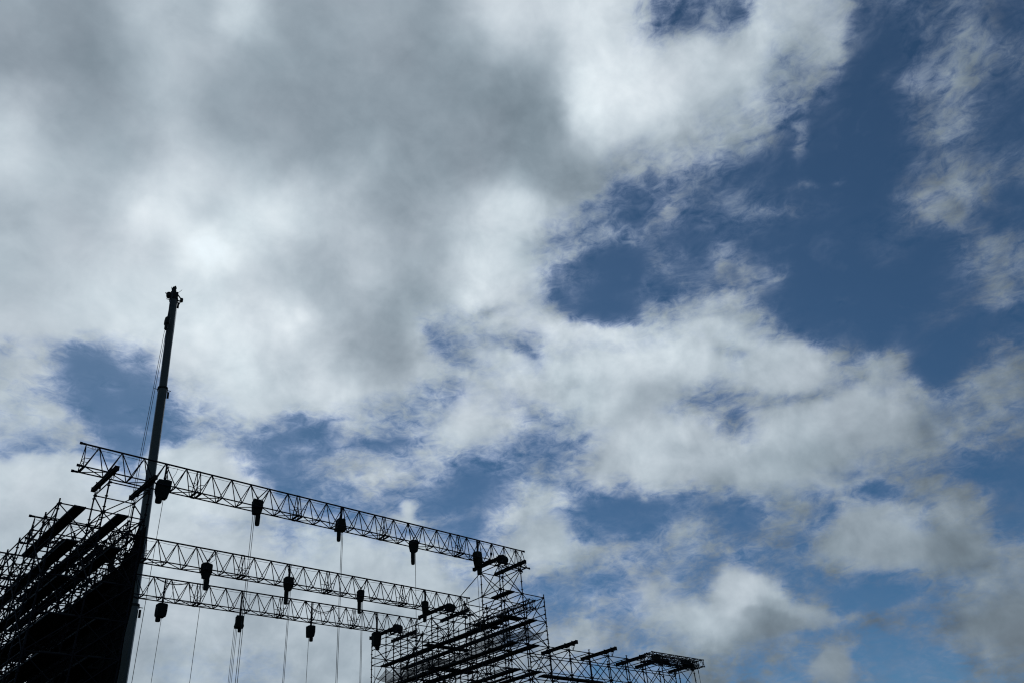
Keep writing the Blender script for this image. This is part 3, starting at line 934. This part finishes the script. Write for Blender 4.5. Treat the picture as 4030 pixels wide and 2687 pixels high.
# hanging shackle chain in the highest girder, right part
tagobj('hanging_chain', MB().tube((35.3, 38.28, 19.05), (35.3, 38.28, 18.5), .035, 6).box((35.3, 38.28, 18.42), (.12, .1, .16)).tube((35.32, 38.28, 18.4), (35.36, 38.28, 18.0), .025, 6), M_CHAIN, (35.3, 38.28, 19.05), 'short chain with a shackle dangling inside the right part of the highest girder', 'chain')

def sag(p, q, d, n=16):
    p, q = Vector(p), Vector(q)
    return [p.lerp(q, i / n) - Vector((0, 0, 4 * d * (i / n) * (1 - i / n))) for i in range(n + 1)]
y3, z3 = g3[0], g3[1]
tagobj('slack_cable', MB().path(sag((18.1, y3 - .1, z3), (20.35, y3 - .1, z3 - .02), .3), .034, 6).path(sag((20.3, y3 - .1, z3), (20.55, y3 - .1, z3 - .05), .4), .026, 6), M_CHAIN, (18.1, y3, z3), 'thick cable drooping under the top chord of the lowest girder near the crane', 'cable')
tagobj('slack_cable', MB().path(sag((28.45, y3 - .1, z3), (31.05, y3 - .1, z3), .62), .028, 6).path(sag((28.5, y3 - .14, z3), (31.0, y3 - .14, z3), .75), .018, 6), M_CHAIN, (28.45, y3, z3), 'pair of cables drooping in a deep loop above a plain hoist on the lowest girder', 'cable')
y2, z2 = g2[0], g2[1] - 1.29
tagobj('slack_cable', MB().path(sag((26.2, y2 - .37, z2), (30.6, y2 - .37, z2), .17), .016, 6).path(sag((26.2, y2 - .3, z2), (30.6, y2 - .3, z2), .24), .012, 6), M_CHAIN, (26.2, y2, z2), 'thin cable bulging beneath the middle girder near its centre', 'cable')
tagobj('slack_cable', MB().path(sag((31.2, y2 - .37, z2), (34.2, y2 - .37, z2), .14), .014, 6).path(sag((31.2, y2 - .3, z2), (34.2, y2 - .3, z2), .22), .012, 6), M_CHAIN, (31.2, y2, z2), 'thin cable bulging beneath the middle girder just before the slim hoist', 'cable')
tagobj('slack_cable', MB().path(sag((18.9, y3 - .37, z3 - 1.29), (22.0, y3 - .37, z3 - 1.29), .06), .012, 6), M_CHAIN, (18.9, y3, z3), 'thin cable lying slack along the underside of the lowest girder right of the crane', 'cable')
# cable loops draped on the stored truss
m = MB()
rnd = random.Random(5)
for k in range(16):
    y = 37.45 + k * .17; a = 37.5 + rnd.uniform(0, .6)
    m.path(sag((a, y, 15.5 + rnd.uniform(-.05, .15)), (a + rnd.uniform(-.2, .4), y + rnd.uniform(.1, .4), 15.5), rnd.uniform(.2, .55), 8), .013, 5)
m.path([(37.7 + .0 * k, 37.6 + .45 * math.cos(k / 8 * PI), 15.45 + .22 * math.sin(k / 8 * PI)) for k in range(9)], .012, 5)
tagobj('cable_coil', m, M_CHAIN, (37.7, 38.5, 15.5), 'tangle of cable loops draped over the stored truss on the right tower', 'cable')

tagobj('hanging_rope', MB().tube((56.2, 38.3, 13.0), (56.2, 38.3, 12.7), .03, 6).tube((56.2, 38.3, 12.7), (56.2, 38.3, 1.0), .016, 6), M_CHAIN, (56.2, 38.3, 13.0), 'thin rope hanging straight down from the outer tip of the wing truss', 'rope')
# ------------------------------------------------------------------ safety nets
def net(x0, x1, y0, y1, z, label, seed):
    rnd = random.Random(seed); m = MB(); nx, ny = 14, 20
    ph = rnd.uniform(0, 6)
    for j in range(ny + 1):
        for i in range(nx + 1):
            u_, v_ = i / nx, j / ny
            bay = abs(math.sin(v_ * PI * round((y1 - y0) / 1.755)))
            eu = 4 * u_ * (1 - u_)
            d = .42 * eu * (1 - .25 * bay) + .38 * bay * (1 - .35 * eu) + .05 * math.sin(9 * u_ + ph) * eu + .04 * math.sin(13 * v_ + ph * 2)
            m.v.append(Vector((x0 + (x1 - x0) * u_, y0 + (y1 - y0) * v_, z - d)))
    for j in range(ny):
        for i in range(nx): m.f.append((j * (nx + 1) + i, j * (nx + 1) + i + 1, (j + 1) * (nx + 1) + i + 1, (j + 1) * (nx + 1) + i))
    t = thing('safety_net', (x0, y0, z), label, 'net', 'safety nets in the right tower')
    o = part('netting', m, M_NET, t, smooth=True); o.modifiers.new('thickness', 'SOLIDIFY').thickness = .004
    rp = MB()
    for i0 in (0, nx): rp.path([m.v[j * (nx + 1) + i0] for j in range(ny + 1)], .012, 5)
    for j0 in (0, ny): rp.path([m.v[j0 * (nx + 1) + i] for i in range(nx + 1)], .012, 5)
    part('edge_rope', rp, M_CHAIN, t)
NL = ['closest to the wing', 'second from the wing', 'below the middle girder', 'nearest its left edge']
for k in range(4):
    ya, yb = RY[2 * k], RY[2 * k + 2]
    net(36.8, 38.66, ya, yb, 13.72, 'sagging grey net in the outer bay of the right tower, ' + NL[k], k)
    if k != 1: net(34.9, 36.74, ya, yb, 13.55, 'grey net in the inner bay of the right tower, ' + NL[k], k + 10)

# ------------------------------------------------------------------ mobile crane behind the stage
def oval(c, ax, side, fwd, w, d):
    pts = []
    for a, b in ((-.36, .5), (.36, .5), (.5, .34), (.5, -.12), (.42, -.36), (.2, -.5), (-.2, -.5), (-.42, -.36), (-.5, -.12), (-.5, .34)):
        pts.append(c + side * w * a + fwd * d * b)
    return pts
CB, CT = Vector((20.44, 58.0, 1.6)), Vector((18.74, 58.0, 43.9))
ax = (CT - CB).normalized(); fwd = Vector((.34, .94, 0)); fwd = (fwd - ax * fwd.dot(ax)).normalized(); sdv = ax.cross(fwd).normalized() * -1
BEND = [(1.6, 20.26), (18.1, 19.90), (35.2, 19.20), (43.9, 18.74)]       # the long boom bows slightly under its own weight
def at_z(z):
    for (z0, x0), (z1, x1) in zip(BEND, BEND[1:]):
        if z <= z1 or z1 == BEND[-1][0]: return Vector((x0 + (x1 - x0) * (z - z0) / (z1 - z0), 58.0, z))
crane = thing('mobile_crane', (22.0, 58.0, GZ), 'tall telescopic crane boom rising behind the left end of the stage', 'crane')
ORG[crane.name] = Vector((22.0, 58.0, GZ))
for (za, zb_, w) in ((1.6, 18.2, .80), (18.0, 35.25, .68), (35.1, 43.9, .60)):
    o = part('boom_section', MB().rings([oval(at_z(za), ax, sdv, fwd, w, w * 1.15), oval(at_z(zb_), ax, sdv, fwd, w, w * 1.15)]), M_BOOM, crane)
    c = at_z(zb_ - .12)
    m = MB().rings([oval(c, ax, sdv, fwd, w + .1, w * 1.15 + .1), oval(c + ax * .14, ax, sdv, fwd, w + .1, w * 1.15 + .1)])
    for s in (-1, 1):
        m.tube(c + sdv * s * w * .4, c + sdv * s * (w * .5 + .28) - ax * .06 * s, .03, 6)
    m.box(c + sdv * (w * .5 + .1) - ax * .45, (.16, .2, .5), (sdv, fwd, ax))
    part('collar', m, M_BLOCK, crane)
# boom head with sheaves
m = MB(); c = CT
m.box(c + ax * .28, (.62, .7, .56), (sdv, fwd, ax)); m.box(c + ax * .75 - sdv * .08, (.34, .5, .5), (sdv, fwd, ax))
for s in (-.2, 0, .2): m.tube(c + ax * .35 - sdv * .42 + fwd * (s - .04), c + ax * .35 - sdv * .42 + fwd * (s + .04), .2, 12)
for s in (-.2, .2): m.tube(c + ax * 1.02 - sdv * .05 + fwd * (s - .04), c + ax * 1.02 - sdv * .05 + fwd * (s + .04), .17, 12)
m.tube(c + ax * .9, c + sdv * .62 + ax * .05, .05, 6); m.tube(c + ax * 1.0 + fwd * .2, c + sdv * .66 + ax * .1 + fwd * .2, .04, 6)
m.tube(c + sdv * .25 - ax * .1, c + sdv * .62 + ax * .0, .04, 6); m.tube(c + sdv * .62, c + sdv * .34 - ax * .8, .045, 6)
m.tube(c + sdv * .62 - fwd * .18, c + sdv * .62 + fwd * .18, .13, 10)
part('boom_head', m, M_BLOCK, crane)
m = MB(); b = c + ax * .45 - sdv * .3
m.tube(b, b - sdv * .3 + ax * .05, .03, 6); m.tube(b - sdv * .25 + ax * .02, b - sdv * .42 + ax * .1, .05, 6); m.tube(b - sdv * .27, b - sdv * .3 - ax * .16, .06, 6)
m.tube(c + ax * .7 - sdv * .2, c + ax * 1.25 - sdv * .3, .025, 5); m.box(c + ax * 1.3, (.12, .12, .16), (sdv, fwd, ax)); m.tube(c + ax * .8 + sdv * .35, c + ax * 1.1 + sdv * .55, .02, 5)
part('wind_gauge', m, M_BLOCK, crane)
# hook block and its ropes hang plumb from the head
hb = c - sdv * .40 + ax * .3; hb = Vector((hb.x, hb.y - .75, hb.z))
bz = 41.5
m = MB()
rs = []
for f, s in ((0, .55), (.08, .95), (.25, 1.05), (.55, 1.0), (.62, .7), (.72, .62), (.9, .6), (1, .3)):
    rs.append([(hb.x + math.cos(a) * .2 * s, hb.y + math.sin(a) * .3 * s, bz - 1.3 * f) for a in [2 * PI * k / 10 for k in range(10)]])
part('hook_block', m.rings(rs), M_BLOCK, crane)
m = MB()
for dx, dy in ((-.09, -.1), (.07, .1), (.0, 0)): m.tube((hb.x + dx, hb.y + dy, c.z + .5), (hb.x + dx * .8, hb.y + dy, bz), .018, 6)
part('hoist_rope', m, M_CHAIN, crane)
for dx, dy in ((-.06, .0), (.20, .4)):
    part('hanging_line', MB().tube((hb.x + dx, hb.y + dy, bz - (1.4 if dx < 0 else -3.0)), (hb.x + dx, hb.y + dy, GZ + 1.0), .020, 6), M_CHAIN, crane)
part('tag_line', MB().tube(at_z(43) + sdv * .34, at_z(3) + sdv * .46, .012, 5), M_CHAIN, crane)
# carrier of the crane, below the frame
m = MB(); m.box((23.4, 58.0, -.1), (9.5, 2.6, .7)); m.box((21.6, 58.0, .75), (3.4, 2.4, .9)); m.box((23.9, 58.0, 1.1), (1.4, 2.6, 1.2))
part('carrier', m, M_BOOM, crane)
m = MB(); m.box((27.6, 58.0, .95), (1.5, 2.4, 1.5)); part('cab', m, M_BOOM, crane)
part('windscreen', MB().box((28.36, 58.0, 1.2), (.04, 2.0, .7)), M_DARK, crane)
for wx in (19.9, 21.4, 25.2, 26.7):
    for s in (-1, 1):
        w_ = part('wheel', MB().tube((wx, 58 + s * 1.0, GZ + .62), (wx, 58 + s * 1.38, GZ + .62), .62, 20), M_DARK, crane)
# two low-placed fittings: the luffing ram
part('luffing_ram', MB().tube((23.9, 58.0, 1.4), at_z(9.0) + Vector((.5, 0, 0)), .16, 10), M_BOOM, crane)
